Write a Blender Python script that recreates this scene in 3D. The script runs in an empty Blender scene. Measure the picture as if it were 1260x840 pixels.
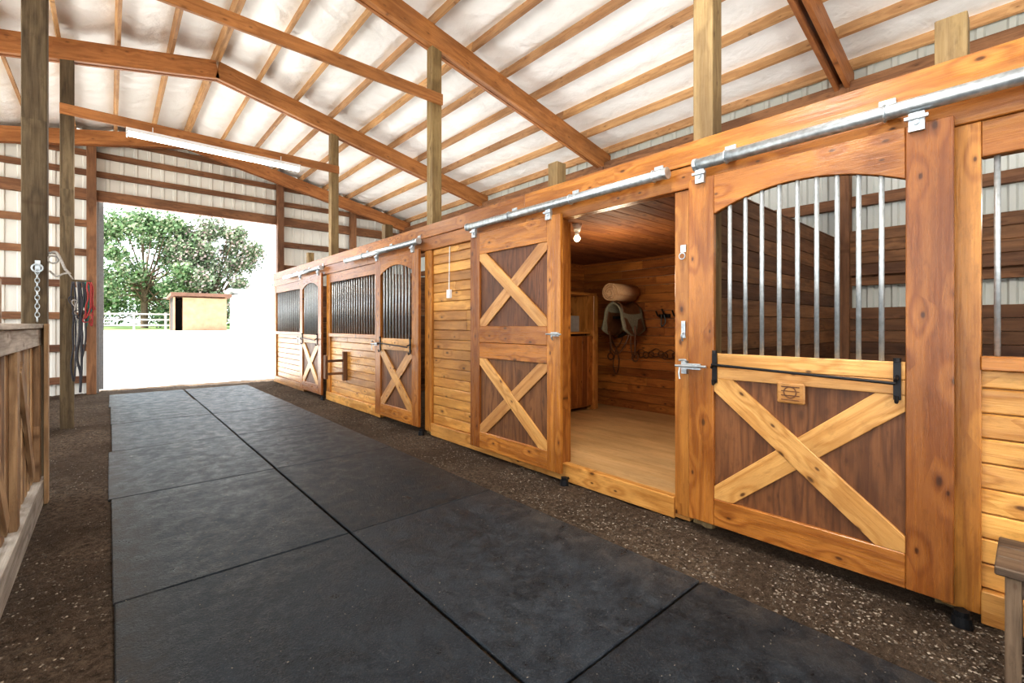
import bpy, math, random
from mathutils import Matrix, Vector, noise
random.seed(7)
S=bpy.context.scene
COL=S.collection
try:
    S.view_settings.view_transform='Standard'
    S.view_settings.look='Medium High Contrast'
except Exception as e: print(e)

# ---------------------------------------------------------------- materials
class NT:
    def __init__(s,name):
        s.m=bpy.data.materials.new(name); s.m.use_nodes=True
        s.n=s.m.node_tree.nodes; s.l=s.m.node_tree.links
        s.b=s.n['Principled BSDF']
    def add(s,t,**k):
        n=s.n.new(t)
        for a,v in k.items(): setattr(n,a,v)
        return n
    def lk(s,a,b): s.l.new(a,b)
    def math(s,op,a,b=None,c=None):
        n=s.add('ShaderNodeMath',operation=op)
        for i,v in enumerate((a,b,c)):
            if v is None: continue
            if isinstance(v,(int,float)): n.inputs[i].default_value=v
            else: s.lk(v,n.inputs[i])
        return n.outputs[0]
    def vmul(s,v,t):
        n=s.add('ShaderNodeVectorMath',operation='MULTIPLY'); s.lk(v,n.inputs[0]); n.inputs[1].default_value=t
        return n.outputs[0]
    def noise(s,v,scale=1,detail=3,dist=0,rough=.5):
        n=s.add('ShaderNodeTexNoise'); s.lk(v,n.inputs['Vector'])
        n.inputs['Scale'].default_value=scale; n.inputs['Detail'].default_value=detail
        n.inputs['Distortion'].default_value=dist; n.inputs['Roughness'].default_value=rough
        return n.outputs['Fac']
    def mapr(s,v,a,b,c=0,d=1):
        n=s.add('ShaderNodeMapRange'); s.lk(v,n.inputs[0])
        for i,x in enumerate((a,b,c,d)): n.inputs[i+1].default_value=x
        return n.outputs[0]
    def mix(s,f,a,b):
        n=s.add('ShaderNodeMix',data_type='RGBA')
        for i,v in ((0,f),(6,a),(7,b)):
            if isinstance(v,(int,float)): n.inputs[i].default_value=v
            elif isinstance(v,tuple): n.inputs[i].default_value=(*v,1)
            else: s.lk(v,n.inputs[i])
        return n.outputs[2]
    def pos(s):
        return s.add('ShaderNodeNewGeometry').outputs['Position']
    def bump(s,h,strength=.3,dist=.01):
        n=s.add('ShaderNodeBump'); n.inputs['Strength'].default_value=strength
        n.inputs['Distance'].default_value=dist; s.lk(h,n.inputs['Height']); s.lk(n.outputs[0],s.b.inputs['Normal'])

def wood(name,c1,c2,rough=.4,knots=1.,var=.22,bump=.35,kcol=(.06,.02,.006),ring=30):
    t=NT(name)
    a=t.add('ShaderNodeAttribute',attribute_name='gco').outputs['Vector']
    r=t.add('ShaderNodeAttribute',attribute_name='rnd').outputs['Fac']
    n1=t.noise(t.vmul(a,(.55,6,6)),1,2)
    n2=t.noise(t.vmul(a,(4,90,90)),1,5,rough=.65)
    n3=t.noise(t.vmul(a,(1.2,3,3)),1,4)
    n4=t.noise(t.vmul(a,(9,28,28)),1,5,rough=.7)
    vo=t.add('ShaderNodeTexVoronoi',voronoi_dimensions='2D'); vo.inputs['Scale'].default_value=1
    t.lk(t.vmul(a,(3.4,6.8,0)),vo.inputs['Vector'])
    sx=t.add('ShaderNodeSeparateColor'); t.lk(vo.outputs['Color'],sx.inputs[0])
    pick=t.math('GREATER_THAN',sx.outputs[0],.5)
    d=vo.outputs['Distance']
    sz=t.math('MULTIPLY',d,t.mapr(sx.outputs[1],0,1,.9,2.2))
    kn=t.math('MULTIPLY',t.mapr(sz,.05,.11,1,0),pick)
    kb=t.math('MULTIPLY',t.mapr(d,0,.45,1,0),pick)
    arg=t.math('ADD',t.math('MULTIPLY',n1,float(ring)),t.math('MULTIPLY',kb,7.*knots))
    rg=t.math('MULTIPLY_ADD',t.math('SINE',arg),.5,.5)
    rg=t.math('POWER',rg,1.6)
    g=t.math('ADD',t.math('MULTIPLY',rg,.5),t.math('MULTIPLY',t.mapr(n2,.3,.7),.5))
    c=t.mix(g,c1,c2)
    c=t.mix(t.mapr(n3,.38,.72,0,.6),c,tuple(x*.55 for x in c2))
    c=t.mix(t.mapr(n4,.52,.78,0,.55),c,tuple(x*.5 for x in c2))
    halo=t.math('MULTIPLY',t.mapr(sz,.08,.22,1,0),pick)
    c=t.mix(t.math('MULTIPLY',halo,.4*knots),c,tuple(x*.7 for x in c2))
    c=t.mix(t.math('MULTIPLY',kn,.85*knots),c,kcol)
    h=t.add('ShaderNodeHueSaturation'); t.lk(c,h.inputs['Color'])
    t.lk(t.mapr(r,0,1,1-var,1+var),h.inputs['Value'])
    t.lk(t.mapr(r,0,1,.497,.506),h.inputs['Hue'])
    t.lk(h.outputs[0],t.b.inputs['Base Color'])
    t.lk(t.mapr(n2,.3,.7,rough*.85,min(1,rough*1.25)),t.b.inputs['Roughness'])
    t.bump(t.math('ADD',g,t.math('MULTIPLY',n4,.6)),bump,.004)
    return t.m

M={}
M['orange']=wood('varnished_fir',(.55,.235,.055),(.27,.085,.015),.3)
M['frame']=wood('varnished_door_frame',(.52,.21,.047),(.24,.070,.012),.28)
M['siding']=wood('varnished_pine_siding',(.74,.39,.12),(.41,.165,.034),.3,var=.28)
M['brace']=wood('pale_pine',(.76,.42,.15),(.46,.20,.05),.33,var=.12)
M['panel']=wood('dark_plywood',(.25,.10,.036),(.095,.033,.012),.45,knots=.5,var=.1,ring=50)
M['post']=wood('rough_post',(.37,.26,.12),(.18,.11,.045),.7,knots=.6)
M['oldpost']=wood('aged_post',(.23,.17,.095),(.09,.062,.034),.8,knots=.5)
M['roof']=wood('roof_lumber',(.60,.36,.18),(.38,.19,.08),.6,knots=.6,var=.22)
M['rafter']=wood('rafter_lumber',(.52,.225,.08),(.29,.105,.032),.5,knots=.5,var=.12)
M['girt']=wood('girt_lumber',(.30,.145,.07),(.14,.06,.03),.65,knots=.5)
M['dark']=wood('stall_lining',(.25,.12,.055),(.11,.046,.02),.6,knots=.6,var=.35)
M['tack']=wood('tack_room_boards',(.50,.20,.05),(.25,.08,.017),.45,var=.25)
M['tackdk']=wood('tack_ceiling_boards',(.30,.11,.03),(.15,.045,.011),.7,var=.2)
M['white']=wood('weathered_whitewash',(.66,.62,.56),(.28,.24,.20),.85,knots=.5)
M['gatewood']=wood('gate_planks',(.42,.27,.15),(.17,.095,.05),.7,knots=.7,var=.35)
M['stool']=wood('stool_wood',(.22,.145,.09),(.06,.036,.022),.7,knots=.5)
M['osb']=wood('plywood_floor',(.70,.47,.24),(.52,.31,.13),.45,knots=.0,var=.05,ring=12)

def simple(name,c,rough=.5,metal=0.,nz=0.,nscale=20,emit=0):
    t=NT(name)
    t.b.inputs['Roughness'].default_value=rough; t.b.inputs['Metallic'].default_value=metal
    f=t.noise(t.pos(),nscale,3)
    col=t.mix(t.mapr(f,.3,.7,0,1),tuple(x*(1-nz) for x in c),tuple(min(1,x*(1+nz)) for x in c))
    t.lk(col,t.b.inputs['Base Color'])
    if emit:
        t.b.inputs['Emission Color'].default_value=(*c,1); t.b.inputs['Emission Strength'].default_value=emit
    return t.m
M['galv']=simple('galvanised_steel',(.52,.57,.60),.38,.8,.25,30)
M['bar']=simple('steel_bar',(.46,.49,.50),.4,.55,.15,40)
M['black']=simple('black_iron',(.02,.02,.022),.4,.5,.1)
M['rope_w']=simple('rope_pale',(.42,.40,.37),.8,0,.3,80)
M['rope_r']=simple('rope_red',(.40,.06,.06),.8,0,.2,80)
M['rope_t']=simple('rope_teal',(.05,.24,.20),.8,0,.2,80)
M['rope_b']=simple('rope_dark',(.06,.06,.07),.8,0,.3,80)
M['leather']=simple('leather',(.10,.045,.02),.4,0,.3,20)
M['felt']=simple('tan_felt',(.52,.35,.21),.9,0,.12,60)
M['pad']=simple('green_grey_pad',(.20,.20,.15),.9,0,.2,50)
M['fixture']=simple('fixture_white',(.8,.8,.8),.4)
M['tube']=simple('lamp_tube',(1.,.97,.9),.4,0,0,10,emit=9)
M['bulb']=simple('warm_bulb',(1.,.78,.45),.4,0,0,10,emit=14)
M['plastic']=simple('plastic_grey',(.35,.36,.37),.5,0,.1)
M['whitepaint']=simple('white_paint',(.8,.8,.78),.6,0,.05,3)
M['shedwall']=simple('shed_wall',(.36,.22,.13),.8,0,.15,3)
M['shedroof']=simple('shed_roof',(.14,.07,.045),.8,0,.2,3)
M['fencewood']=simple('fence_wood',(.30,.28,.26),.8,0,.2,3)
M['inside']=simple('shed_shade',(.03,.025,.02),.9)  # near-black colour paints the shade inside the open shed
M['bark']=simple('bark',(.13,.09,.06),.9,0,.3,6)
M['grass']=simple('grass',(.10,.17,.04),.9,0,.3,4)
M['straw']=simple('straw',(.26,.23,.18),.8,0,.3,30)

def metalpanel(name,c1,c2):
    t=NT(name); f=t.noise(t.pos(),1.3,4)
    t.lk(t.mix(f,c1,c2),t.b.inputs['Base Color']); t.b.inputs['Roughness'].default_value=.45
    return t.m
M['endmetal']=metalpanel('cream_metal_panel',(.86,.85,.79),(.68,.67,.61))
M['sidemetal']=metalpanel('pale_metal_panel',(.70,.73,.69),(.52,.55,.51))

t=NT('insulation_vinyl'); p=t.pos()
f=t.noise(p,2.2,4,.6); f2=t.noise(p,7,3)
t.lk(t.mix(t.mapr(f,.3,.7),(.93,.93,.92),(.83,.83,.81)),t.b.inputs['Base Color'])
t.b.inputs['Roughness'].default_value=.35; t.bump(t.math('ADD',f,t.math('MULTIPLY',f2,.35)),.65,.06); M['insul']=t.m

t=NT('dirt_floor'); p=t.pos()
a=t.noise(p,1.1,5); b=t.noise(p,30,6,rough=.75); c=t.noise(p,140,4,rough=.7)
col=t.mix(t.mapr(b,.35,.66),(.052,.035,.023),(.25,.18,.125))
col=t.mix(t.mapr(a,.38,.62,0,.75),col,(.070,.046,.029))
col=t.mix(t.mapr(c,.54,.72,0,.6),col,(.36,.29,.22))
t.lk(col,t.b.inputs['Base Color']); t.b.inputs['Roughness'].default_value=.95; t.b.inputs['Specular IOR Level'].default_value=.2
t.bump(t.math('ADD',b,t.math('MULTIPLY',c,.8)),1.,.04); M['dirt']=t.m

t=NT('pebbles'); r=t.add('ShaderNodeAttribute',attribute_name='rnd').outputs['Fac']
col=t.mix(t.math('POWER',r,1.8),(.055,.038,.026),(.36,.30,.23)); t.lk(col,t.b.inputs['Base Color']); t.b.inputs['Roughness'].default_value=.9; M['peb']=t.m

t=NT('rubber_mat'); p=t.pos()
a=t.noise(p,1.4,6,.4,.65); b=t.noise(p,7,6,.3,.8); c=t.noise(p,160,4,rough=.7); d=t.noise(t.vmul(p,(3,1,1)),4,6,1.5,.7); m=t.noise(p,34,6,rough=.85)
vo=t.add('ShaderNodeTexVoronoi'); vo.inputs['Scale'].default_value=75; t.lk(p,vo.inputs['Vector'])
r=t.add('ShaderNodeAttribute',attribute_name='rnd').outputs['Fac']
col=t.mix(t.mapr(a,.38,.64),(.003,.005,.008),(.012,.017,.024))
col=t.mix(t.mapr(m,.42,.62,0,.7),col,(.030,.038,.048))
col=t.mix(t.mapr(b,.48,.66,0,.55),col,(.048,.056,.066))
col=t.mix(t.mapr(b,.46,.34,0,.6),col,(.004,.006,.008))
col=t.mix(t.mapr(c,.57,.67,0,.6),col,(.15,.15,.148))
col=t.mix(t.mapr(d,.56,.74,0,.45),col,(.062,.055,.048))
sp=t.add('ShaderNodeSeparateXYZ'); t.lk(p,sp.inputs[0])
ed=t.math('ADD',t.mapr(sp.outputs[0],2.05,2.46,0,1),t.mapr(sp.outputs[0],-.02,.28,1,0))
ed=t.math('MULTIPLY',ed,t.mapr(b,.40,.60,0,1))
col=t.mix(t.math('MULTIPLY',ed,.7),col,(.085,.066,.050))
h=t.add('ShaderNodeHueSaturation'); t.lk(col,h.inputs['Color']); t.lk(t.mapr(r,0,1,.7,1.3),h.inputs['Value'])
t.lk(h.outputs[0],t.b.inputs['Base Color'])
t.b.inputs['Specular IOR Level'].default_value=.26; t.b.inputs['Specular Tint'].default_value=(.80,.90,1,1)
t.lk(t.mapr(b,.35,.65,.26,.6),t.b.inputs['Roughness'])
t.bump(t.math('ADD',t.math('ADD',t.math('MULTIPLY',vo.outputs['Distance'],.5),t.math('MULTIPLY',c,.8)),t.math('MULTIPLY',m,1.5)),.8,.006); M['mat']=t.m

t=NT('pale_gravel_yard'); p=t.pos()
a=t.noise(p,.25,5); b=t.noise(p,25,4)
col=t.mix(b,(.55,.52,.48),(.72,.70,.66)); 
t.lk(t.mix(t.mapr(a,.45,.75,0,.3),col,(.5,.46,.4)),t.b.inputs['Base Color']); t.b.inputs['Roughness'].default_value=.95; M['yard']=t.m

def leafmat(name,c0,c1,c2):
    t=NT(name); r=t.add('ShaderNodeAttribute',attribute_name='rnd').outputs['Fac']
    cr=t.add('ShaderNodeValToRGB'); t.lk(r,cr.inputs[0]); e=cr.color_ramp.elements
    e[0].color=(*c0,1); e[1].position=.7; e[1].color=(*c1,1)
    x=e.new(.85); x.color=(*c2,1)
    t.lk(cr.outputs[0],t.b.inputs['Base Color']); t.b.inputs['Roughness'].default_value=.6
    return t.m
M['leaf']=leafmat('tree_leaves',(.06,.12,.045),(.14,.23,.10),(.28,.30,.19))
M['leafp']=leafmat('tree_leaves_pale',(.08,.12,.06),(.17,.22,.13),(.42,.32,.30))

# ---------------------------------------------------------------- mesh builder
class MB:
    def __init__(s): s.v=[];s.f=[];s.g=[];s.r=[]
    def _push(s,vs,fs,gs,r=None):
        o=len(s.v); s.v+=vs; s.f+=[tuple(i+o for i in f) for f in fs]; s.g+=gs
        r=random.random() if r is None else r; s.r+=[r]*len(vs)
    def box(s,x0,x1,y0,y1,z0,z1,rot=None,grain=None,r=None):
        c=Vector(((x0+x1)/2,(y0+y1)/2,(z0+z1)/2)); h=(abs(x1-x0)/2,abs(y1-y0)/2,abs(z1-z0)/2)
        order=sorted(range(3),key=lambda i:-h[i])
        if grain is not None: order=[grain]+[i for i in order if i!=grain]
        off=Vector((random.uniform(0,50),random.uniform(0,50),random.uniform(0,50)))
        vs=[];gs=[]
        for a in(-1,1):
            for b in(-1,1):
                for d in(-1,1):
                    p=Vector((a*h[0],b*h[1],d*h[2]))
                    gs.append(tuple(Vector((p[order[0]],p[order[1]],p[order[2]]))+off))
                    if rot is not None: p=rot@p
                    vs.append(tuple(c+p))
        fs=[(0,1,3,2),(4,6,7,5),(0,4,5,1),(2,3,7,6),(0,2,6,4),(1,5,7,3)]
        s._push(vs,fs,gs,r)
    def poly(s,pts,x0,x1,ang=0,r=None):   # pts (y,z) extruded along x
        off=Vector((random.uniform(0,50),random.uniform(0,50),0)); n=len(pts)
        ar=sum(pts[i][0]*pts[(i+1)%n][1]-pts[(i+1)%n][0]*pts[i][1] for i in range(n))
        if ar<0: pts=pts[::-1]
        vs=[(x0,y,z) for y,z in pts]+[(x1,y,z) for y,z in pts]
        ca,sa=math.cos(ang),math.sin(ang)
        g=[(y*ca+z*sa+off.x,-y*sa+z*ca+off.y,0.) for y,z in pts]; g2=[(a,b,.03) for a,b,_ in g]
        fs=[tuple(range(n-1,-1,-1)),tuple(range(n,2*n))]
        for i in range(n):
            j=(i+1)%n; fs.append((i,j,n+j,n+i))
        s._push(vs,fs,g+g2,r)
    def cyl(s,p0,p1,r0,r1=None,n=12,r=None,caps=True):
        p0=Vector(p0);p1=Vector(p1); r1=r0 if r1 is None else r1
        d=(p1-p0).normalized(); u=d.orthogonal().normalized(); w=d.cross(u)
        vs=[]
        for p,rr in((p0,r0),(p1,r1)):
            for i in range(n):
                a=2*math.pi*i/n; vs.append(tuple(p+u*math.cos(a)*rr+w*math.sin(a)*rr))
        fs=[(i,(i+1)%n,n+(i+1)%n,n+i) for i in range(n)]
        if caps: fs+=[tuple(range(n-1,-1,-1)),tuple(range(n,2*n))]
        L=(p1-p0).length
        s._push(vs,fs,[(0,0,0)]*n+[(L,0,0)]*n,r)
    def torus(s,c,R,rr,rot=None,n=16,m=6,sx=1.):
        c=Vector(c); vs=[];fs=[]
        for i in range(n):
            a=2*math.pi*i/n
            for j in range(m):
                b=2*math.pi*j/m
                p=Vector(((R+rr*math.cos(b))*math.cos(a)*sx,(R+rr*math.cos(b))*math.sin(a),rr*math.sin(b)))
                if rot is not None: p=rot@p
                vs.append(tuple(c+p))
                fs.append((i*m+j,((i+1)%n)*m+j,((i+1)%n)*m+(j+1)%m,i*m+(j+1)%m))
        s._push(vs,fs,[(0,0,0)]*len(vs))
    def tube(s,pts,rr,n=8,sub=6):
        P=[Vector(p) for p in pts]; Q=[]
        if len(P)>2:
            E=[P[0]*2-P[1]]+P+[P[-1]*2-P[-2]]
            for i in range(1,len(E)-2):
                for k in range(sub):
                    t=k/sub; a,b,c,d=E[i-1],E[i],E[i+1],E[i+2]
                    Q.append(.5*((2*b)+(c-a)*t+(2*a-5*b+4*c-d)*t*t+(3*b-a-3*c+d)*t**3))
            Q.append(P[-1])
        else: Q=P
        vs=[];fs=[]; up=None
        for i,q in enumerate(Q):
            d=(Q[min(i+1,len(Q)-1)]-Q[max(i-1,0)]).normalized()
            up=(d.orthogonal() if up is None else up-d*up.dot(d)).normalized(); w=d.cross(up)
            for j in range(n):
                a=2*math.pi*j/n; vs.append(tuple(q+up*math.cos(a)*rr+w*math.sin(a)*rr))
        for i in range(len(Q)-1):
            for j in range(n):
                k=(j+1)%n; fs.append((i*n+j,i*n+k,(i+1)*n+k,(i+1)*n+j))
        fs+=[tuple(range(n-1,-1,-1)),tuple(range((len(Q)-1)*n,len(Q)*n))]
        s._push(vs,fs,[(0,0,0)]*len(vs))
    def obj(s,name,mat,parent=None,bevel=0,smooth=False,seg=1):
        lo=[min(v[i] for v in s.v) for i in range(3)]; hi=[max(v[i] for v in s.v) for i in range(3)]
        c=Vector([(lo[i]+hi[i])/2 for i in range(3)])
        me=bpy.data.meshes.new(name)
        me.from_pydata([tuple(Vector(v)-c) for v in s.v],[],s.f)
        a=me.attributes.new('gco','FLOAT_VECTOR','POINT'); a.data.foreach_set('vector',[x for g in s.g for x in g])
        a=me.attributes.new('rnd','FLOAT','POINT'); a.data.foreach_set('value',s.r)
        me.materials.append(M[mat]); me.update()
        o=bpy.data.objects.new(name,me); COL.objects.link(o); o.location=c
        if parent is not None:
            o.parent=parent; o.matrix_parent_inverse=Matrix.Translation(-parent.location)
        if smooth:
            for p_ in me.polygons: p_.use_smooth=len(p_.vertices)<=4
        if bevel:
            b=o.modifiers.new('bevel','BEVEL'); b.width=bevel; b.segments=seg; b.limit_method='ANGLE'; b.angle_limit=.6
        return o
def empty(name,loc):
    e=bpy.data.objects.new(name,None); e.location=loc; COL.objects.link(e); e.empty_display_size=.2; return e
def R(ax,deg): return Matrix.Rotation(math.radians(deg),3,ax)

# ---------------------------------------------------------------- dims
W=3.10; XR=6.85; XL=-4.25; XM=1.3; YE=12.9; YN=-5.8; SL=.21
FR=[-5.6,-2.12,1.52,5.15,8.72,12.55]
def zc(x): return 5.52-SL*abs(x-XM)
SANG=math.degrees(math.atan(SL))

# ---- floor
def grid(name,xs,ys,zf,mat,smooth=True):
    b=MB(); nx,ny=len(xs),len(ys)
    vs=[(x,y,zf(x,y)) for y in ys for x in xs]
    fs=[(j*nx+i,j*nx+i+1,(j+1)*nx+i+1,(j+1)*nx+i) for j in range(ny-1) for i in range(nx-1)]
    b._push(vs,fs,[(x,y,0) for x,y,z in vs],.5)
    return b.obj(name,mat,smooth=smooth)
def lin(a,b,n): return [a+(b-a)*i/n for i in range(n+1)]
def fz(x,y):
    q=noise.noise(Vector((x*1.3,y*1.3,0)))*.012+noise.noise(Vector((x*6,y*6,3)))*.012
    if -.0<x<2.43 and y<12.2: return -.004+min(q,0)*.2
    q+=noise.noise(Vector((x*16,y*16,5)))*.012+noise.noise(Vector((x*37,y*37,1)))*.008
    return q+.008
grid('floor',lin(XL,-1.1,20)+lin(-1.08,.02,52)+lin(.2,2.3,12)+lin(2.41,3.15,36)+lin(3.3,XR,20),lin(YN,-.6,40)+lin(-.57,7.5,300)+lin(7.55,YE+.4,110),fz,'dirt')
def terrain(x,y):
    t=max(0,min(1,(y-15)/23)); return -.03+1.08*t*t*(3-2*t)
g=grid('ground_outside',lin(-60,70,65),lin(-40,110,75),terrain,'yard')

# pebbles
b=MB()
def peb(x,y,s,z=0):
    a=random.uniform(0,6.28); h=s*random.uniform(.4,.8)
    vs=[]
    for k in range(4):
        rr=s*random.uniform(.6,1.1); vs.append((x+math.cos(a+k*1.57)*rr,y+math.sin(a+k*1.57)*rr,z+h*.3))
    vs+=[(x,y,z+h),(x,y,z-h*.5)]
    fs=[(0,1,4),(1,2,4),(2,3,4),(3,0,4),(1,0,5),(2,1,5),(3,2,5),(0,3,5)]
    b._push(vs,fs,[(0,0,0)]*6)
def clump(x,y,th): return noise.noise(Vector((x*2.2,y*2.2,8)))>th
for i in range(18000):
    y=-1+13.2*random.random()**1.9; x=random.uniform(2.45,3.04)
    if clump(x,y,-.15) or random.random()<.25: peb(x,y,random.choice((.003,.004,.005,.007,.010)),fz(x,y))
for i in range(9000):
    y=1+11*random.random()**1.5; x=random.uniform(-.9,-.01)
    if clump(x,y,-.05) or random.random()<.25: peb(x,y,random.choice((.003,.004,.006,.009)),fz(x,y))
b.obj('gravel_pebbles','peb')
b=MB()
for i in range(500):
    y=.3+10*random.random()**1.5; x=random.uniform(.02,2.4); a=random.uniform(0,3.14); L=random.uniform(.0015,.004)
    b.box(x-L,x+L,y-.0012,y+.0012,.0215,.0235,rot=R('Z',math.degrees(a)))
b.obj('straw_bits','straw')

# mats
ys=[-2.48,-.64,1.19,3.02,4.85,6.68,8.51,10.34,12.15]
for k in range(len(ys)-1):
    for c,(xa,xb) in enumerate(((.0,1.205),(1.215,2.43))):
        b=MB(); dx=random.uniform(-.02,.015); dy=random.uniform(-.007,.007)
        if k==len(ys)-2: xb-=.02
        b.box(xa+.004+dx*(1-c),xb-.004+dx*c,ys[k]+.005+dy,ys[k+1]-.005+dy,.0,.021,rot=R('Z',random.uniform(-.25,.25)))
        b.obj('rubber_mat','mat',bevel=.006)

# ---------------------------------------------------------------- ceiling & roof structure
def roofz(x,y):
    z=zc(x)+.285
    s=abs(x-XM)/.61; f=s-math.floor(s)
    cell=math.floor(s)*7.3+(1 if x>XM else 40)
    sag=math.sin(math.pi*f)
    n=.5+.5*noise.noise(Vector((cell,y*.9,0)))
    w=noise.noise(Vector((x*5,y*3.2,9)))*.014*sag+abs(noise.noise(Vector((x*2,y*7,2))))*.035*sag
    return z-sag*(.01+.05*n)-w
grid('ceiling',lin(XL-.3,XR+.3,236),lin(YN,YE+.1,260),roofz,'insul')
b=MB()
xs_p=[]
for sgn in(1,-1):
    k=0
    while True:
        x=XM+sgn*(.03 if k==0 else k*.61)
        if x>XR+.1 or x<XL-.1: break
        xs_p.append((x,sgn)); k+=1
for x,sgn in xs_p:
    rot=R('Y',sgn*SANG)
    y=YN
    while y<YE-.2:
        y2=min(y+3.62,YE)
        o=random.uniform(-.004,.004)
        b.box(x-.02+o,x+.02+o,y,y2,zc(x)+.215-.07,zc(x)+.215+.07,rot=rot,grain=1)
        y=y2
b.obj('roof_purlins','roof')
for fy in FR:
    b=MB()
    for dy,hh in((-.052,.14),(.052,.14),(0,.13)):
        if dy==0 and fy==FR[2]: continue
        for sgn in(1,-1):
            xe=XR if sgn>0 else XL; L=abs(xe-XM)/math.cos(math.radians(SANG))
            cx=(XM+xe)/2; cz=zc(cx); tt=.024 if dy else .027
            b.box(cx-L/2,cx+L/2,fy+dy-tt,fy+dy+tt,cz-hh,cz+hh,rot=R('Y',sgn*SANG),grain=0)
    b.obj('roof_rafter','rafter',bevel=.003)
for fy in FR[1:5]:
    b=MB()
    b.box(-.51,3.24,fy-.11,fy-.072,4.26,4.40)
    b.obj('tie_beam','rafter',bevel=.003)
# main posts
for fy in FR[:5]:
    b=MB(); b.box(3.105,3.245,fy-.07,fy+.07,0,zc(3.17)+.1); b.obj('support_post','post',bevel=.005)
for fy in FR[:5]:
    b=MB(); b.box(-.51,-.37,fy-.07,fy+.07,0,zc(-.48)+.1); b.obj('support_post','oldpost',bevel=.005)
for y in (.27,3.0,6.56,10.17,-3.4):
    b=MB(); b.box(3.145,3.27,y-.06,y+.06,0,2.95); b.obj('short_post','post',bevel=.004)
for fy in FR:
    b=MB(); b.box(6.64,6.78,fy-.07,fy+.07,0,zc(6.7)-.1); b.obj('side_wall_post','girt',bevel=.004)
    b=MB(); b.box(XL+.07,XL+.21,fy-.07,fy+.07,0,zc(XL)-.1); b.obj('side_wall_post','oldpost',bevel=.004)

# ---------------------------------------------------------------- outer walls
def ribbed(b,s0,s1,zb,zt,fn,pitch=.23):
    pts=[];s=s0
    while s<s1:
        for ds,d in((0,0),(pitch*.62,0),(pitch*.70,.022),(pitch*.9,.022),(pitch*.98,0)):
            if s+ds<=s1: pts.append((s+ds,d))
        s+=pitch
    pts.append((s1,0))
    n=len(pts); vs=[fn(a,d,zb(a)) for a,d in pts]+[fn(a,d,zt(a)) for a,d in pts]
    b._push(vs,[(i,i+1,n+i+1,n+i) for i in range(n-1)],[(0,0,0)]*len(vs))
b=MB(); ribbed(b,YN,YE,lambda s:0,lambda s:zc(XR)+.27,lambda s,d,z:(XR-d,s,z)); b.obj('wall_right','sidemetal')
b=MB()
fn=lambda s,d,z:(s,YE-d,z); top=lambda s:zc(s)+.25
OX0,OX1,OZ=-.2,3.2,4.0
ribbed(b,XL,OX0-.02,lambda s:0,top,fn); ribbed(b,OX0-.02,OX1+.02,lambda s:OZ+.05,top,fn); ribbed(b,OX1+.02,XR,lambda s:0,top,fn)
b.obj('wall_end','endmetal')
b=MB(); fn=lambda s,d,z:(s,YN+d,z)
ribbed(b,XL,-.9,lambda s:0,top,fn); ribbed(b,-.9,3.2,lambda s:4.05,top,fn); ribbed(b,3.2,XR,lambda s:0,top,fn)
b.obj('wall_rear','endmetal')
# girts end
b=MB(); yg=YE-.06
for z in (.3,.95,1.6,2.25,2.9,3.5):
    b.box(XL,OX0-.12,yg-.02,yg+.03,z-.07,z+.07); b.box(OX1+.12,XR,yg-.02,yg+.03,z-.07,z+.07)
for z in (4.55,4.95,5.3):
    xl=max(XL,XM-(5.55-z)/SL); xr=min(XR,XM+(5.55-z)/SL)
    b.box(xl,xr,yg-.02,yg+.03,z-.06,z+.06)
b.box(XL,XR,yg-.08,yg+.03,3.98,4.2)
b.obj('trim_end_wall_girts','girt',bevel=.003)
b=MB()
for x0 in(-2.4,OX0-.16,OX1,5.1): b.box(x0,x0+.15,YE-.25,YE-.09,0,zc(x0)-.05)
b.obj('trim_end_wall_posts','girt',bevel=.004)
b=MB(); b.box(OX0-.03,OX0+.03,YE-.05,YE+.1,0,OZ); b.box(OX0+.03,OX0+.10,YE+.1,YE+.16,.05,OZ+.1)
b.obj('trim_door_edge','plastic')
b=MB()
for z in (2.9,3.45,4.0): b.box(XR-.1,XR-.03,YN,YE-.1,z-.065,z+.065)
for z in (1.95,): b.box(XR-.1,XR-.03,YN,YE-.1,z-.065,z+.065)
b.box(XR-.2,XR-.1,YN,YE-.1,4.13,4.33)
b.obj('trim_side_wall_girts','girt',bevel=.003)
b=MB()
for z in(.35,.8,1.2): b.box(XL,XL+.04,YN,YE,z-.07,z+.07)
b.obj('wall_left','oldpost')

# ---------------------------------------------------------------- stall front
def siding(b,y0,y1,z0,z1,x=W,th=.03,pitch=.118,maxl=2.6,sgn=1):
    z=z0
    while z<z1-.01:
        h=min(pitch-.004,z1-z); y=y0
        while y<y1-.001:
            L=random.uniform(1.2,maxl); y2=min(y+L,y1)
            if y1-y2<.4: y2=y1
            b.box(x,x+th,y+.0006,y2-.0006,z,z+h,grain=1); y=y2
        z+=pitch
sw=empty('stall_front_wall',(W,4.5,0))
b=MB()
siding(b,-4,.21,.17,1.2); siding(b,2.9,5.05,.17,2.37); siding(b,6.62,8.64,.17,1.2); siding(b,10.24,12.4,.17,1.2)
b.obj('siding_boards','siding',sw,bevel=.007)
b=MB()
y=-4
while y<12.4:
    y2=min(y+3.64,12.45); b.box(3.045,3.10,y+.001,y2-.001,2.53,2.69); b.box(3.055,3.10,y+.001,y2-.001,2.37,2.528); y=y2
b.box(3.10,3.145,-4,12.45,2.37,2.65)
for y0,y1 in ((1.575,1.71),(2.80,2.90),(5.05,5.21),(6.5,6.62),(8.64,8.80),(10.12,10.24),(12.3,12.45),(.16,.3)):
    b.box(3.07,3.145,y0,y1,.05,2.369)
for y0,y1 in ((1.60,1.625),(2.87,2.90)): b.box(3.145,3.26,y0+(.09 if y0<2 else 0),y1+(.085 if y0<2 else 0),.1,2.37)
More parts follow.
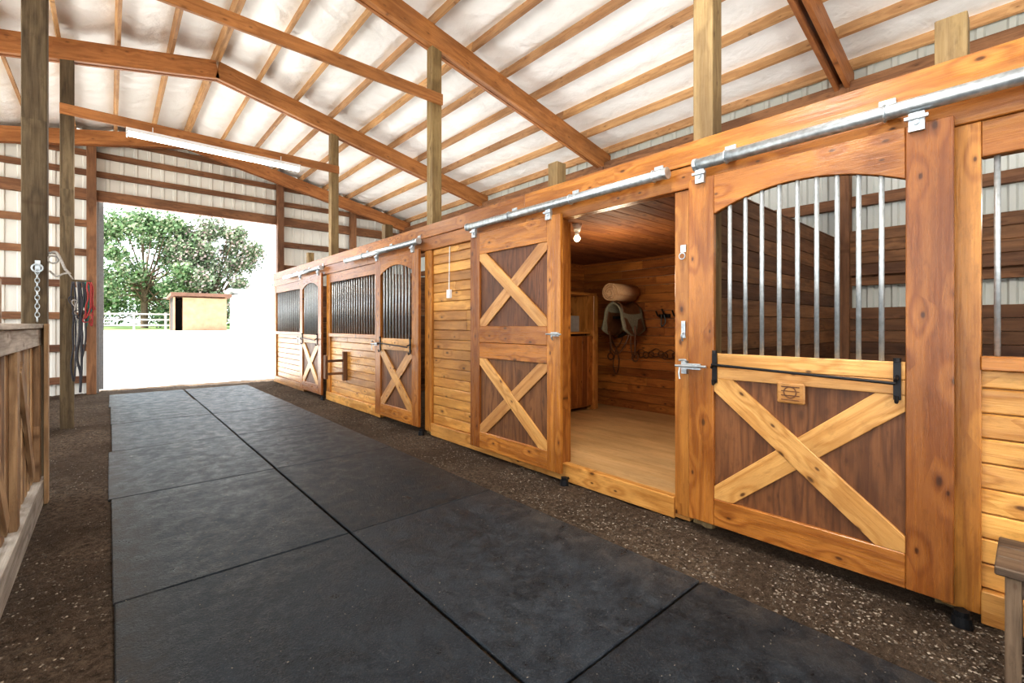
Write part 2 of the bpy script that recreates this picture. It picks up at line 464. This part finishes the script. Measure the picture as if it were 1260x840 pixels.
for y0,y1 in ((-4,.16),(6.62,8.64),(10.24,12.3)):
    b.box(3.075,3.14,y0,y1,2.2,2.369); b.box(3.05,3.15,y0,y1,1.2,1.265)
b.obj('header_and_jambs','orange',sw,bevel=.004)
b=MB()
for y0,y1 in ((-4,.16),(1.71,5.05),(6.5,8.8),(10.12,12.45)):
    b.box(3.06,3.13,y0,y1,.015,.168)
b.box(3.08,3.14,1.6,2.9,.02,.165)
b.obj('base_boards','siding',sw,bevel=.004)
b=MB()
for y0,y1 in ((-4,.16),(6.62,8.64),(10.24,12.3)):
    n=int((y1-y0)/.1)
    for i in range(n): 
        y=y0+(i+.5)*(y1-y0)/n; b.cyl((3.11,y,1.26),(3.11,y,2.205),.0115,n=10)
b.obj('window_bars','bar',sw,smooth=True)

# ---------------------------------------------------------------- doors
def clip(pts,y0,y1,z0,z1):
    for ax,val,keep in((0,y0,1),(0,y1,-1),(1,z0,1),(1,z1,-1)):
        out=[]
        for i in range(len(pts)):
            a=pts[i];c=pts[(i+1)%len(pts)]
            ia=(a[ax]-val)*keep>=0; ic=(c[ax]-val)*keep>=0
            if ia: out.append(a)
            if ia!=ic:
                t=(val-a[ax])/(c[ax]-a[ax]); out.append((a[0]+(c[0]-a[0])*t,a[1]+(c[1]-a[1])*t))
        pts=out
    return pts
def brace(b,ya,za,yb,zb,w,x0,x1,rect):
    d=Vector((yb-ya,zb-za)).normalized(); n=Vector((-d.y,d.x))*w/2
    A=Vector((ya,za))-d*.3; B=Vector((yb,zb))+d*.3
    p=clip([tuple(A+n),tuple(B+n),tuple(B-n),tuple(A-n)],*rect)
    b.poly(p,x0,x1,math.atan2(d.y,d.x))
def xpanel(fb,pb,y0,y1,z0,z1,xf,w=.135,flip=False):
    r=(y0,y1,z0,z1)
    pb.box(xf+.024,xf+.036,y0-.01,y1+.01,z0-.01,z1+.01,grain=2)
    brace(fb,y1-.035,z1-.02,y0+.035,z0+.02,w,xf+.002,xf+.024,r)
    brace(fb,y0+.035,z1-.02,y1-.035,z0+.02,w,xf+.006,xf+.024,r)
def hanger(b,y,z):
    b.box(2.955,2.985,y-.03,y+.03,z-.13,z-.04)
    b.cyl((2.945,y,z-.09),(2.99,y,z-.09),.012,n=8)
    b.cyl((2.97,y,z-.05),(2.97,y,z+.0),.009,n=8)
    b.box(2.94,2.96,y-.045,y+.045,z-.075,z-.06)
def stall_door(y0,y1,kind,full=True):
    e=empty('stall_door' if kind=='bars' else 'tack_room_door',(3.0,(y0+y1)/2,.1))
    xf=2.98; xb=3.02; st=.175 if kind=='bars' else .165
    ya,yb=y0+st,y1-st
    fr=MB();br=MB();pn=MB()
    fr.box(xf,xb,y0,ya-.001,.095,2.40); fr.box(xf,xb,yb+.001,y1,.095,2.40)
    fr.box(xf,xb,ya,yb,.095,.27)
    if kind=='bars':
        br.box(xf+.002,xb,ya,yb,1.06,1.135); br.box(xf+.002,xb,ya,yb,1.137,1.225)
        n=20
        ym=(ya+yb)/2; hw=(yb-ya)/2
        low=[(ya+(yb-ya)*i/n,2.14+.11*(1-((ya+(yb-ya)*i/n-ym)/hw)**2)) for i in range(n+1)]
        off=(random.uniform(0,40),random.uniform(0,40))
        vs=[];g=[]
        for y,z in low:
            for x in(xf,xb):
                for zz in(z,2.40): vs.append((x,y,zz)); g.append((y+off[0],zz+off[1],x))
        fs=[]
        for i in range(n):
            o=i*4; q=o+4
            fs+=[(o,q,q+1,o+1),(o+2,o+3,q+3,q+2),(o,o+2,q+2,q),(o+1,q+1,q+3,o+3)]
        fs+=[(0,1,3,2),(n*4,n*4+2,n*4+3,n*4+1)]
        fr._push(vs,fs,g)
        xpanel(br,pn,ya,yb,.27,1.06,xf,.14)
        bb=MB()
        for i in range(9):
            y=ya+(i+1)*(yb-ya)/10; zt=2.15+.11*(1-((y-ym)/hw)**2)
            bb.cyl((xf+.02,y,1.22),(xf+.02,y,zt),.0125,n=10)
        bb.obj('bars','bar',e,smooth=True)
        k=MB(); z=1.155
        k.tube([(2.93,ya+.03,z-.035),(2.93,yb-.01,z+.0)],.008)
        for y in(ya+.03,yb-.01):
            k.box(2.968,2.98,y-.015,y+.015,z-.12,z+.07); k.tube([(2.975,y,z),(2.93,y,z-.02)],.009)
            k.cyl((2.972,y,z+.07),(2.972,y,z+.09),.016,n=8); k.tube([(2.97,y,z-.12),(2.95,y,z-.13),(2.945,y,z-.10)],.008)
        k.obj('blanket_bar','black',e)
    else:
        fr.box(xf,xb,ya,yb,2.17,2.40); fr.box(xf,xb,ya,yb,1.06,1.225); fr.box(xf,xb,ya,yb,1.228,1.40)
        xpanel(br,pn,ya,yb,.27,1.06,xf,.125); xpanel(br,pn,ya,yb,1.40,2.17,xf,.125)
    fr.obj('frame','frame',e,bevel=.004); br.obj('cross_braces','brace',e,bevel=.003); pn.obj('panel','panel',e)
    h=MB()
    for y in(y0+.13,y1-.09): hanger(h,y,2.49)
    if kind=='bars':
        z=1.13; y=y1-.02
        h.box(2.965,2.98,y-.07,y+.03,z-.02,z+.02); h.tube([(2.95,y-.12,z+.005),(2.95,y+.10,z+.0)],.009)
        h.tube([(2.955,y+.02,z+.03),(2.93,y+.02,z+.045),(2.95,y+.07,z+.04)],.008); h.box(3.03,3.07,y+.06,y+.1,z-.06,z+.03)
        h.tube([(2.96,y+.07,z),(2.955,y+.075,z-.05),(2.955,y+.07,z-.09)],.006)
    else:
        z=1.33; y=y0+.06
        h.box(2.965,2.98,y-.05,y+.04,z-.018,z+.018); h.tube([(2.955,y-.09,z),(2.955,y+.09,z)],.008)
        h.tube([(2.955,y,z),(2.93,y,z-.02),(2.95,y,z-.05)],.007)
    h.obj('latch_and_hangers','galv',e,smooth=False)
    return e
stall_door(.245,1.56,'bars'); d2=stall_door(2.75,4.09,'x'); stall_door(5.22,6.5,'bars'); stall_door(8.83,10.12,'bars')
b=MB(); b.box(2.962,2.979,.855,1.0,.955,1.075); 
o=b.obj('wooden_plaque','siding',bevel=.008)
b=MB()
for i in range(4): b.box(2.958,2.963,.88,.975,.975+i*.025,.98+i*.025)
b.torus((2.962,.93,1.02),.032,.004,rot=R('Y',90)); b.obj('engraving','panel',o)

def track(y0,y1):
    e=empty('door_track',(2.97,(y0+y1)/2,2.49))
    b=MB(); b.cyl((2.97,y0,2.49),(2.97,y1,2.49),.037,n=24); b.obj('rail','galv',e,smooth=True)
    b=MB(); y=y0+.1
    while y<y1:
        b.box(2.99,3.05,y-.02,y+.02,2.50,2.53); b.box(3.035,3.046,y-.035,y+.035,2.50,2.58); b.torus((2.97,y,2.49),.040,.006,rot=R('X',90)); 
        b.cyl((3.03,y-.015,2.56),(3.046,y-.015,2.56),.008,n=6); b.cyl((3.03,y+.015,2.56),(3.046,y+.015,2.56),.008,n=6)
        y+=.8
    for y in(y0,y1): b.cyl((2.97,y-.012,2.49),(2.97,y+.012,2.49),.042,n=20)
    b.obj('brackets','galv',e)
track(-1.2,1.50); track(1.72,4.12); track(5.2,7.6); track(8.8,11.2)
for y in(.24,2.74,5.2,8.82):
    b=MB(); b.cyl((3.0,y-.02,.0),(3.0,y-.02,.05),.04,.035,n=14); b.cyl((3.0,y-.02,.05),(3.0,y-.02,.075),.028,n=14); b.cyl((3.0,y-.02,.05),(3.055,y-.02,.055),.012,n=8)
    b.obj('door_bottom_roller','black')

b=MB()
b.box(3.06,3.071,1.625,1.655,1.32,1.44); b.tube([(3.06,1.64,1.36),(3.035,1.64,1.34),(3.05,1.64,1.30)],.006)
b.box(3.06,3.071,1.62,1.66,1.93,1.98); b.torus((3.045,1.64,1.90),.022,.004,rot=R('Y',90)); b.obj('door_catch_plates','galv')

b=MB(); b.tube([(3.09,4.66,2.37),(3.085,4.66,2.1),(3.088,4.67,1.86),(3.09,4.66,1.78)],.006); b.box(3.07,3.1,4.63,4.70,1.74,1.84); b.obj('cord_and_switch','fixture')

b=MB(); y=7.9
b.box(3.03,3.10,y-.03,y+.03,.45,.95); b.box(2.75,3.05,y-.025,y+.025,.78,.82); b.box(2.72,2.76,y-.05,y+.05,.5,.9); b.box(2.78,3.04,y-.02,y+.02,.56,.60)
b.obj('folding_saddle_rack','dark',bevel=.003)

# ---------------------------------------------------------------- stall interior partitions and linings
def partition(name,y,x0,x1,z0,z1,mat,th=.04):
    b=MB(); z=z0
    while z<z1-.01:
        h=min(.135,z1-z); b.box(x0,x1,y-th/2,y+th/2,z,z+h-.003,grain=0); z+=.135
    return b.obj(name,mat,bevel=.004)
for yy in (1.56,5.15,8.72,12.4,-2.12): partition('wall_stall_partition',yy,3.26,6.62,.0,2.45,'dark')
b=MB()
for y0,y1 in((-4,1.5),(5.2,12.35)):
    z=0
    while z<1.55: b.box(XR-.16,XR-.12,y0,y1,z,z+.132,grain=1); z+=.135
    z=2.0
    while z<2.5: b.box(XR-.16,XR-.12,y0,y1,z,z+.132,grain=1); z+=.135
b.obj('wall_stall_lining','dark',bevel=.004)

# tack room shell
TX=6.0; TY0,TY1=1.74,5.0
b=MB(); 
siding(b,TY0,TY1,.13,2.45,x=TX,th=.03,pitch=.125); b.obj('wall_tack_back','tack',bevel=.004)
partition('wall_tack_far',TY1,3.15,TX,.13,2.47,'tack')
partition('wall_tack_near',TY0-.02,3.27,TX,.13,2.47,'tack',th=.03)
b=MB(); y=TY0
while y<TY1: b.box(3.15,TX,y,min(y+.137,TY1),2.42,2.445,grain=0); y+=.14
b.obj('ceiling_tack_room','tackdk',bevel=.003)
b=MB(); siding(b,2.92,TY1,.13,2.45,x=3.135,th=.008,pitch=.125); b.obj('wall_tack_front_lining','tack')
b=MB(); b.box(3.13,TX+.02,TY0,TY1,.10,.13,grain=1); b.obj('floor_tack_room','osb')
b=MB(); b.cyl((3.5,3.0,2.30),(3.5,3.0,2.345),.02,.022,n=12); b.cyl((3.5,3.0,2.345),(3.5,3.0,2.42),.03,.05,n=16)
o=b.obj('ceiling_bulb_fixture','fixture',smooth=True)
bpy.ops.mesh.primitive_uv_sphere_add(radius=.032,segments=20,ring_count=12,location=(3.5,3.0,2.275)); s=bpy.context.object; s.name='bulb'; s.data.materials.append(M['bulb'])
s.parent=o; s.matrix_parent_inverse=Matrix.Translation(-o.location)
for p_ in s.data.polygons: p_.use_smooth=True

e=empty('tack_cabinet',(5.1,4.7,.13)); b=MB()
b.box(5.52,5.62,4.40,4.96,.131,1.86); b.box(4.5,4.56,4.45,4.96,.131,1.86)
b.box(4.5,5.62,4.42,4.96,1.86,1.90); b.box(4.56,5.52,4.45,4.96,1.28,1.31); b.box(4.56,5.52,4.45,4.96,.18,.2)
b.obj('carcass','siding',e,bevel=.004)
b=MB()
x=4.57
while x<5.5: b.box(x,min(x+.118,5.52),4.43,4.45,.2,1.25,grain=2); x+=.12
b.obj('door_boards','tack',e,bevel=.004)
b=MB(); b.box(4.95,5.3,4.5,4.8,1.312,1.55); b.box(4.97,5.2,4.49,4.5,1.33,1.52); b.obj('microwave_body','plastic',empty('microwave_oven',(5.1,4.65,1.31)),bevel=.01)
b=MB()
for i in range(5): b.cyl((4.65+i*.06,4.6,1.312),(4.65+i*.06,4.6,1.46),.025,n=12); b.cyl((4.65+i*.06,4.6,1.46),(4.65+i*.06,4.6,1.50),.012,n=10)
b.obj('bottle_row','rope_w')

# saddle on rack
e=empty('saddle_on_rack',(5.66,3.9,1.45))
b=MB(); b.box(5.95,5.99,3.86,3.96,1.30,1.62); b.box(5.36,5.96,3.885,3.935,1.50,1.54); b.box(5.46,5.93,3.89,3.93,1.30,1.33,rot=R('Y',-18)); b.obj('rack_arm','black',e)
def drape(name,mat,x0,x1,cy,cz,rad,drop,th,flare=.0):
    b=MB(); n=18;m=12; vs=[];gs=[]
    for i in range(m+1):
        u=i/m; x=x0+(x1-x0)*u
        lift=.06*(2*u-1)**2*(1.2 if u<.5 else 1.)
        for j in range(n+1):
            v=j/n*2-1
            if abs(v)<.5:
                a=v/.5*math.pi/2; y=cy+math.sin(a)*rad; z=cz+math.cos(a)*rad+lift*(1-abs(v))
            else:
                q=(abs(v)-.5)/.5; y=cy+(1 if v>0 else -1)*(rad+flare*q); z=cz-q*drop*(1-.35*abs(2*u-1)**2)
            vs.append((x,y,z)); gs.append((0,0,0))
    fs=[(i*(n+1)+j,(i+1)*(n+1)+j,(i+1)*(n+1)+j+1,i*(n+1)+j+1) for i in range(m) for j in range(n)]
    b._push(vs,fs,gs); o=b.obj(name,mat,e,smooth=True)
    s=o.modifiers.new('s','SOLIDIFY'); s.thickness=th; return o
drape('saddle_pad','pad',5.32,5.86,3.91,1.52,.15,.26,.02,.05)
drape('saddle_seat','leather',5.38,5.80,3.91,1.56,.14,.30,.025,.06)
b=MB(); b.cyl((5.38,3.91,1.72),(5.38,3.91,1.80),.02,.03,n=10)
for y in(3.70,4.12):
    b.tube([(5.56,y,1.4),(5.56,y,1.2),(5.56,y,1.0)],.014); b.torus((5.56,y,.95),.05,.012,rot=R('Y',90))
b.tube([(5.51,3.74,1.35),(5.46,3.70,1.1),(5.56,3.72,.95),(5.66,3.74,1.2)],.01)
b.tube([(5.50,3.72,1.38),(5.44,3.78,1.15),(5.42,3.9,1.0),(5.44,4.02,1.1),(5.5,4.1,1.35)],.012)
b.obj('horn_and_stirrups','leather',e,smooth=True)
b=MB(); pts=[]; N=70
for i in range(N): 
    a=i/N*math.pi*2*3.6; r=.02+.105*i/N; pts.append((math.cos(a)*r,math.sin(a)*r))
vs=[];fs=[]
for (y,z) in pts:
    for x in(5.26,5.80): vs.append((x,3.92+y,1.87+z))
for i in range(N-1): fs.append((2*i,2*i+1,2*i+3,2*i+2))
b._push(vs,fs,[(0,0,0)]*len(vs)); o=b.obj('rolled_pad','felt',e,smooth=True); s=o.modifiers.new('s','SOLIDIFY'); s.thickness=.018
for (y,z) in((3.45,1.55),(3.2,1.55),(2.97,1.55)):
    b=MB(); b.tube([(5.98,y,z),(5.9,y,z+.02),(5.84,y,z+.09)],.011); b.tube([(5.98,y+.08,z),(5.88,y+.08,z-.01),(5.82,y+.08,z+.06)],.011); b.box(5.965,5.99,y-.05,y+.12,z-.03,z+.02); b.tube([(5.9,y+.04,z+.01),(5.88,y+.03,z-.15),(5.9,y-.02,z-.1),(5.9,y,z+.01)],.010)
    b.obj('bridle_hook','black')
for k,(y,z) in enumerate(((3.95,.96),(3.7,.98),(3.48,.97),(3.1,.70))):
    b=MB(); b.torus((5.97,y,z),.045,.008,rot=R('Y',90)); b.torus((5.97,y-.16,z+.01),.045,.008,rot=R('Y',90)); b.tube([(5.965,y,z),(5.95,y-.08,z-.03),(5.965,y-.16,z)],.009)
    b.tube([(5.97,y,z+.045),(5.97,y-.08,z+.09),(5.97,y-.16,z+.05)],.006)
    b.obj('snaffle_bit','leather')
b=MB(); y=4.30; z=1.55
b.tube([(5.97,y,z),(5.95,y+.09,z-.12),(5.96,y+.10,z-.35),(5.95,y,z-.48),(5.96,y-.10,z-.35),(5.95,y-.09,z-.12),(5.97,y,z)],.011)
b.tube([(5.96,y+.1,z-.3),(5.94,y,z-.34),(5.96,y-.1,z-.3)],.010); b.tube([(5.95,y,z-.48),(5.95,y+.06,z-.75),(5.95,y,z-.9),(5.95,y-.05,z-.7),(5.95,y,z-.5)],.008)
b.cyl((5.94,y,z),(6.0,y,z),.03,n=12); b.obj('hanging_bridle','leather',smooth=True)

# ---------------------------------------------------------------- left gate
e=empty('plank_gate',(-.43,3.8,0)); y0,y1=1.7,5.07
b=MB()
b.box(-.475,-.40,y0,y1,1.255,1.385); b.box(-.48,-.385,y0,y1,1.386,1.42)
b.box(-.48,-.38,y0,y1,.05,.24); b.obj('rails','white',e,bevel=.004)
b=MB(); y=y0+.02
while y<y1-.1:
    b.box(-.455,-.43,y,y+random.uniform(.085,.115),.24,1.255,grain=2); y+=.155
for c in (2.2,3.3,4.4):
    b.box(-.428,-.405,c-.055,c+.055,.24,1.25,rot=R('X',36),grain=2)
    b.box(-.430,-.395,c+.50,c+.60,.24,1.255,grain=2)
b.box(-.379,-.355,4.96,5.06,.05,1.42,grain=2)
b.obj('planks','gatewood',e,bevel=.003)

e=empty('wooden_feed_rack',(-1.5,8.4,0)); b=MB()
for x in(-2.0,-1.08):
    for y in(8.15,8.65): b.box(x-.04,x+.04,y-.04,y+.04,0,2.0)
b.box(-2.05,-1.04,8.1,8.7,1.9,1.96); b.box(-2.05,-1.04,8.1,8.7,1.35,1.39)
for i in range(7): b.box(-2.0+i*.15,-1.95+i*.15,8.12,8.14,1.39,1.9)
b.box(-2.05,-1.04,8.1,8.7,.5,.54); b.obj('boards','gatewood',e,bevel=.004)

# chain, ropes
b=MB(); z=1.82; cx=-.42
for i in range(12):
    b.torus((cx,5.05,z),.020,.005,rot=(R('Z',90 if i%2 else 0)@R('X',90)),sx=.62,n=12); z-=.033
b.torus((cx,5.05,1.85),.03,.006,rot=R('X',90)); b.box(cx-.015,cx+.015,5.068,5.079,1.82,1.91); b.obj('hanging_chain','galv')
b=MB()
b.tube([(-.36,5.12,1.98),(-.32,5.1,1.985),(-.29,5.1,1.92),(-.27,5.1,1.86),(-.24,5.1,1.82)],.010); b.torus((-.34,5.12,1.93),.03,.007,rot=R('X',80))
b.tube([(-.36,5.14,1.84),(-.32,5.12,1.80),(-.28,5.11,1.82),(-.24,5.1,1.83)],.007); b.torus((-.235,5.1,1.80),.022,.006,rot=R('Y',60)); b.obj('cross_tie_strap','rope_w',smooth=True)
e=empty('halters_and_lead_ropes',(-.33,8.6,1.9))
b=MB(); b.box(-.37,-.20,8.60,8.64,1.99,2.03); b.obj('hook_board','oldpost',e)
for mat,dx,L,seed in(('rope_b',-.03,1.35,1),('rope_w',.01,1.15,2),('rope_r',.14,.60,3),('rope_t',.10,.62,4),('rope_b',.03,1.5,5),('rope_b',.07,1.05,6),('rope_r',.12,.5,7)):
    random.seed(seed); b=MB()
    x=-.35+dx; y=8.58-.02*seed*.5
    pts=[(x,y,2.0)]+[(x+random.uniform(-.02,.02),y+random.uniform(-.01,.01),2.0-L*k/6) for k in range(1,7)]
    x2=x+.03
    pts+=[(x2,y,2.0-L*k/5+.05) for k in range(4,0,-1)]+[(x2-.02,y,2.0)]
    b.tube(pts,.010 if seed!=5 else .014,n=6); b.torus((x,y,1.78-.04*seed),.06,.009,rot=R('X',90)@R('Z',20*seed),n=14,sx=.6)
    b.obj('rope',mat,e,smooth=True)
random.seed(11)

# stool
e=empty('wooden_step_stool',(2.8,-.15,0)); b=MB()
x0,x1,y0,y1=2.60,2.98,-.38,.10
for i in range(3): b.box(x0+i*.128,x0+i*.128+.122,y0,y1,.435,.47,grain=1)
for x in(x0+.03,x1-.03):
    for y in(y0+.05,y1-.05): b.box(x-.022,x+.022,y-.022,y+.022,0,.435)
for y in(y0+.05,y1-.05): b.box(x0+.03,x1-.03,y-.012,y+.012,.36,.435); b.box(x0+.03,x1-.03,y-.012,y+.012,.12,.16)
for x in(x0+.03,x1-.03): b.box(x-.012,x+.012,y0+.05,y1-.05,.36,.435)
b.obj('stool_boards','stool',e,bevel=.005)

# ---------------------------------------------------------------- lights fixtures
def fixture(x0,x1,y,z,alongy=False):
    e=empty('fluorescent_light',((x0+x1)/2,y,z)); b=MB()
    b.box(x0,x1,y-.06,y+.06,z+.03,z+.08); b.box(x0,x0+.02,y-.07,y+.07,z-.03,z+.05); b.box(x1-.02,x1,y-.07,y+.07,z-.03,z+.05)
    b.cyl((x0+.3,y,z+.08),(x0+.3,y,4.3),.006,n=6); b.cyl((x1-.3,y,z+.08),(x1-.3,y,4.3),.006,n=6)
    b.obj('housing','fixture',e)
    b=MB()
    for dy in(-.03,.03): b.cyl((x0+.02,y+dy,z),(x1-.02,y+dy,z),.019,n=12)
    b.obj('tubes','tube',e,smooth=True)
fixture(.17,2.5,8.5,4.13)
fixture(.17,2.5,1.3,4.13)  # added fixture out of view, there to brighten the aisle
fixture(.17,2.5,-2.3,4.13)  # second added fixture, behind the camera, for more aisle light

def area(name,loc,rot,sx,sy,power,col=(1,1,1)):
    l=bpy.data.lights.new(name,'AREA'); l.shape='RECTANGLE'; l.size=sx; l.size_y=sy; l.energy=power; l.color=col
    o=bpy.data.objects.new(name,l); o.location=loc; o.rotation_euler=[math.radians(a) for a in rot]; COL.objects.link(o); return o
area('lamp_and_fill_light',(1.3,1.3,4.05),(0,0,0),2.3,.3,112,(1,.96,.9))  # added fill for the stall fronts, below an added fixture
area('lamp_and_fill_light',(1.3,-2.3,4.05),(0,0,0),2.3,.3,112,(1,.96,.9))  # added fill behind the camera, below the other added fixture
area('lamp_and_fill_light',(1.3,8.5,4.07),(0,0,0),2.3,.15,80,(1,.97,.92))
for y in(-.4,3.4,7.0,10.6):
    area('ceiling_fill_light',(4.9,y,2.62),(180,0,0),1.2,1.2,32,(1,.98,.95))  # added fill hidden behind the header, brightens the roof insulation
for y in(-.4,7.0,10.6):
    l=bpy.data.lights.new('stall_fill_light','POINT'); l.energy=16; l.color=(1,.93,.82); l.shadow_soft_size=.12  # added fill without a bulb, lightens the stall interiors
    o=bpy.data.objects.new('stall_fill_light',l); o.location=(5.3,y,2.35); COL.objects.link(o)
l=bpy.data.lights.new('bulb_light','POINT'); l.energy=30; l.color=(1,.84,.62); l.shadow_soft_size=.15
o=bpy.data.objects.new('bulb_light',l); o.location=(4.1,3.0,1.85); COL.objects.link(o)
l=bpy.data.lights.new('sun','SUN'); l.energy=21; l.angle=.01; l.color=(1,.97,.92)
o=bpy.data.objects.new('sun',l); COL.objects.link(o); o.location=(-20,5,30)
o.rotation_euler=Vector((-.5,.06,.86)).to_track_quat('Z','Y').to_euler()
w=bpy.data.worlds.new('world'); S.world=w; w.use_nodes=True
bg=w.node_tree.nodes['Background']; bg.inputs[0].default_value=(.86,.93,1,1); bg.inputs[1].default_value=3.5

# ---------------------------------------------------------------- outdoors
def tree(name,x,y,h,r,nl=14000,ls=.16,mat='leaf',lo=.2):
    z0=terrain(x,y); e=empty(name,(x,y,z0)); b=MB()
    b.cyl((x,y,z0-.1),(x,y,z0+h*.45),.28,.2,n=10)
    cl=[]
    for i in range(34):
        a=random.uniform(0,6.28); rr=r*math.sqrt(random.uniform(.02,.85)); zz=z0+h*random.uniform(lo,.9)
        k=math.sqrt(max(.15,1-((zz-z0)/h-.45)**2*3.2))
        c=Vector((x+math.cos(a)*rr*k,y+math.sin(a)*rr*k,zz)); cl.append((c,random.uniform(.14,.30)*r))
        b.cyl((x,y,z0+h*random.uniform(.2,.45)),tuple(c),.09,.02,n=6)
    b.obj('trunk','bark',e); b=MB()
    for i in range(nl):
        c,cr=random.choice(cl)
        d=Vector((random.gauss(0,1),random.gauss(0,1),random.gauss(0,.8))).normalized()*cr*random.uniform(.3,1.25)
        p=c+d; n=Vector((random.gauss(0,1),random.gauss(0,1),random.gauss(.4,1))).normalized(); u=n.orthogonal().normalized(); v=n.cross(u)
        s=ls*random.uniform(.5,1.3)
        b._push([tuple(p-u*s*.5),tuple(p+v*s*.35),tuple(p+u*s*.6),tuple(p-v*s*.35)],[(0,1,2,3)],[(0,0,0)]*4)
    b.obj('foliage',mat,e)
tree('leafy_tree',2.2,50,10.2,4.8,22000,.27,'leaf',lo=.12)
tree('leafy_tree',7.2,49,10.4,4.6,24000,.26,'leafp',lo=.12)
tree('leafy_tree',15.5,52,7,3.,6000,.24)
tree('leafy_tree',-1.5,60,6.5,4.5,6000,.28,lo=.1)
tree('leafy_tree',4.5,63,5.5,8,9000,.3,lo=.05)
e=empty('garden_shed',(4.6,38,1.05)); b=MB()
zg=terrain(5,38)
b.box(3.6,6.1,37.0,37.1,zg,zg+2.2); b.box(6.0,6.1,37.1,39.4,zg,zg+2.3); b.box(3.1,6.1,39.4,39.5,zg,zg+2.3); b.box(3.1,3.2,37.0,37.12,zg,zg+2.2)
b.obj('walls','shedwall',e); b=MB(); b.box(2.95,6.35,36.6,39.8,zg+2.22,zg+2.42,rot=R('X',-3)); b.obj('roof','shedroof',e)
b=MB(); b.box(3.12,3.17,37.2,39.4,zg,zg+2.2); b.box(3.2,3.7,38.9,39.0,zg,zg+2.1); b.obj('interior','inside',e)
e=empty('white_garage',(9.4,41,1.05)); b=MB(); b.box(7.2,12.5,39.5,42.3,zg-.1,zg+2.7); b.obj('walls','whitepaint',e,bevel=.02)
b=MB(); b.box(7.0,12.7,39.3,41.0,zg+2.9,zg+3.0,rot=R('X',13)); b.box(7.0,12.7,40.85,42.5,zg+2.9,zg+3.0,rot=R('X',-13)); b.obj('roof','plastic',e)
b=MB()
for i in range(8): b.box(-6+i*1.8,-5.86+i*1.8,42,42.14,zg-.1,zg+1.3)
for z in(.3,.7,1.1): b.box(-6,6.9,41.96,42.0,zg+z,zg+z+.12)
b.obj('paddock_fence','fencewood')
grid('lawn',lin(-25,40,20),lin(42.5,85,20),lambda x,y:terrain(x,y)+.03+(y-42.5)*.012,'grass')

# ---------------------------------------------------------------- camera
c=bpy.data.cameras.new('camera'); c.lens=563/1260*36; c.sensor_width=36; c.shift_y=-20/1260; c.clip_start=.05; c.clip_end=500
o=bpy.data.objects.new('camera',c); o.location=(0,0,1.41); o.rotation_euler=(math.radians(90),0,math.radians(-41.3)); COL.objects.link(o); S.camera=o
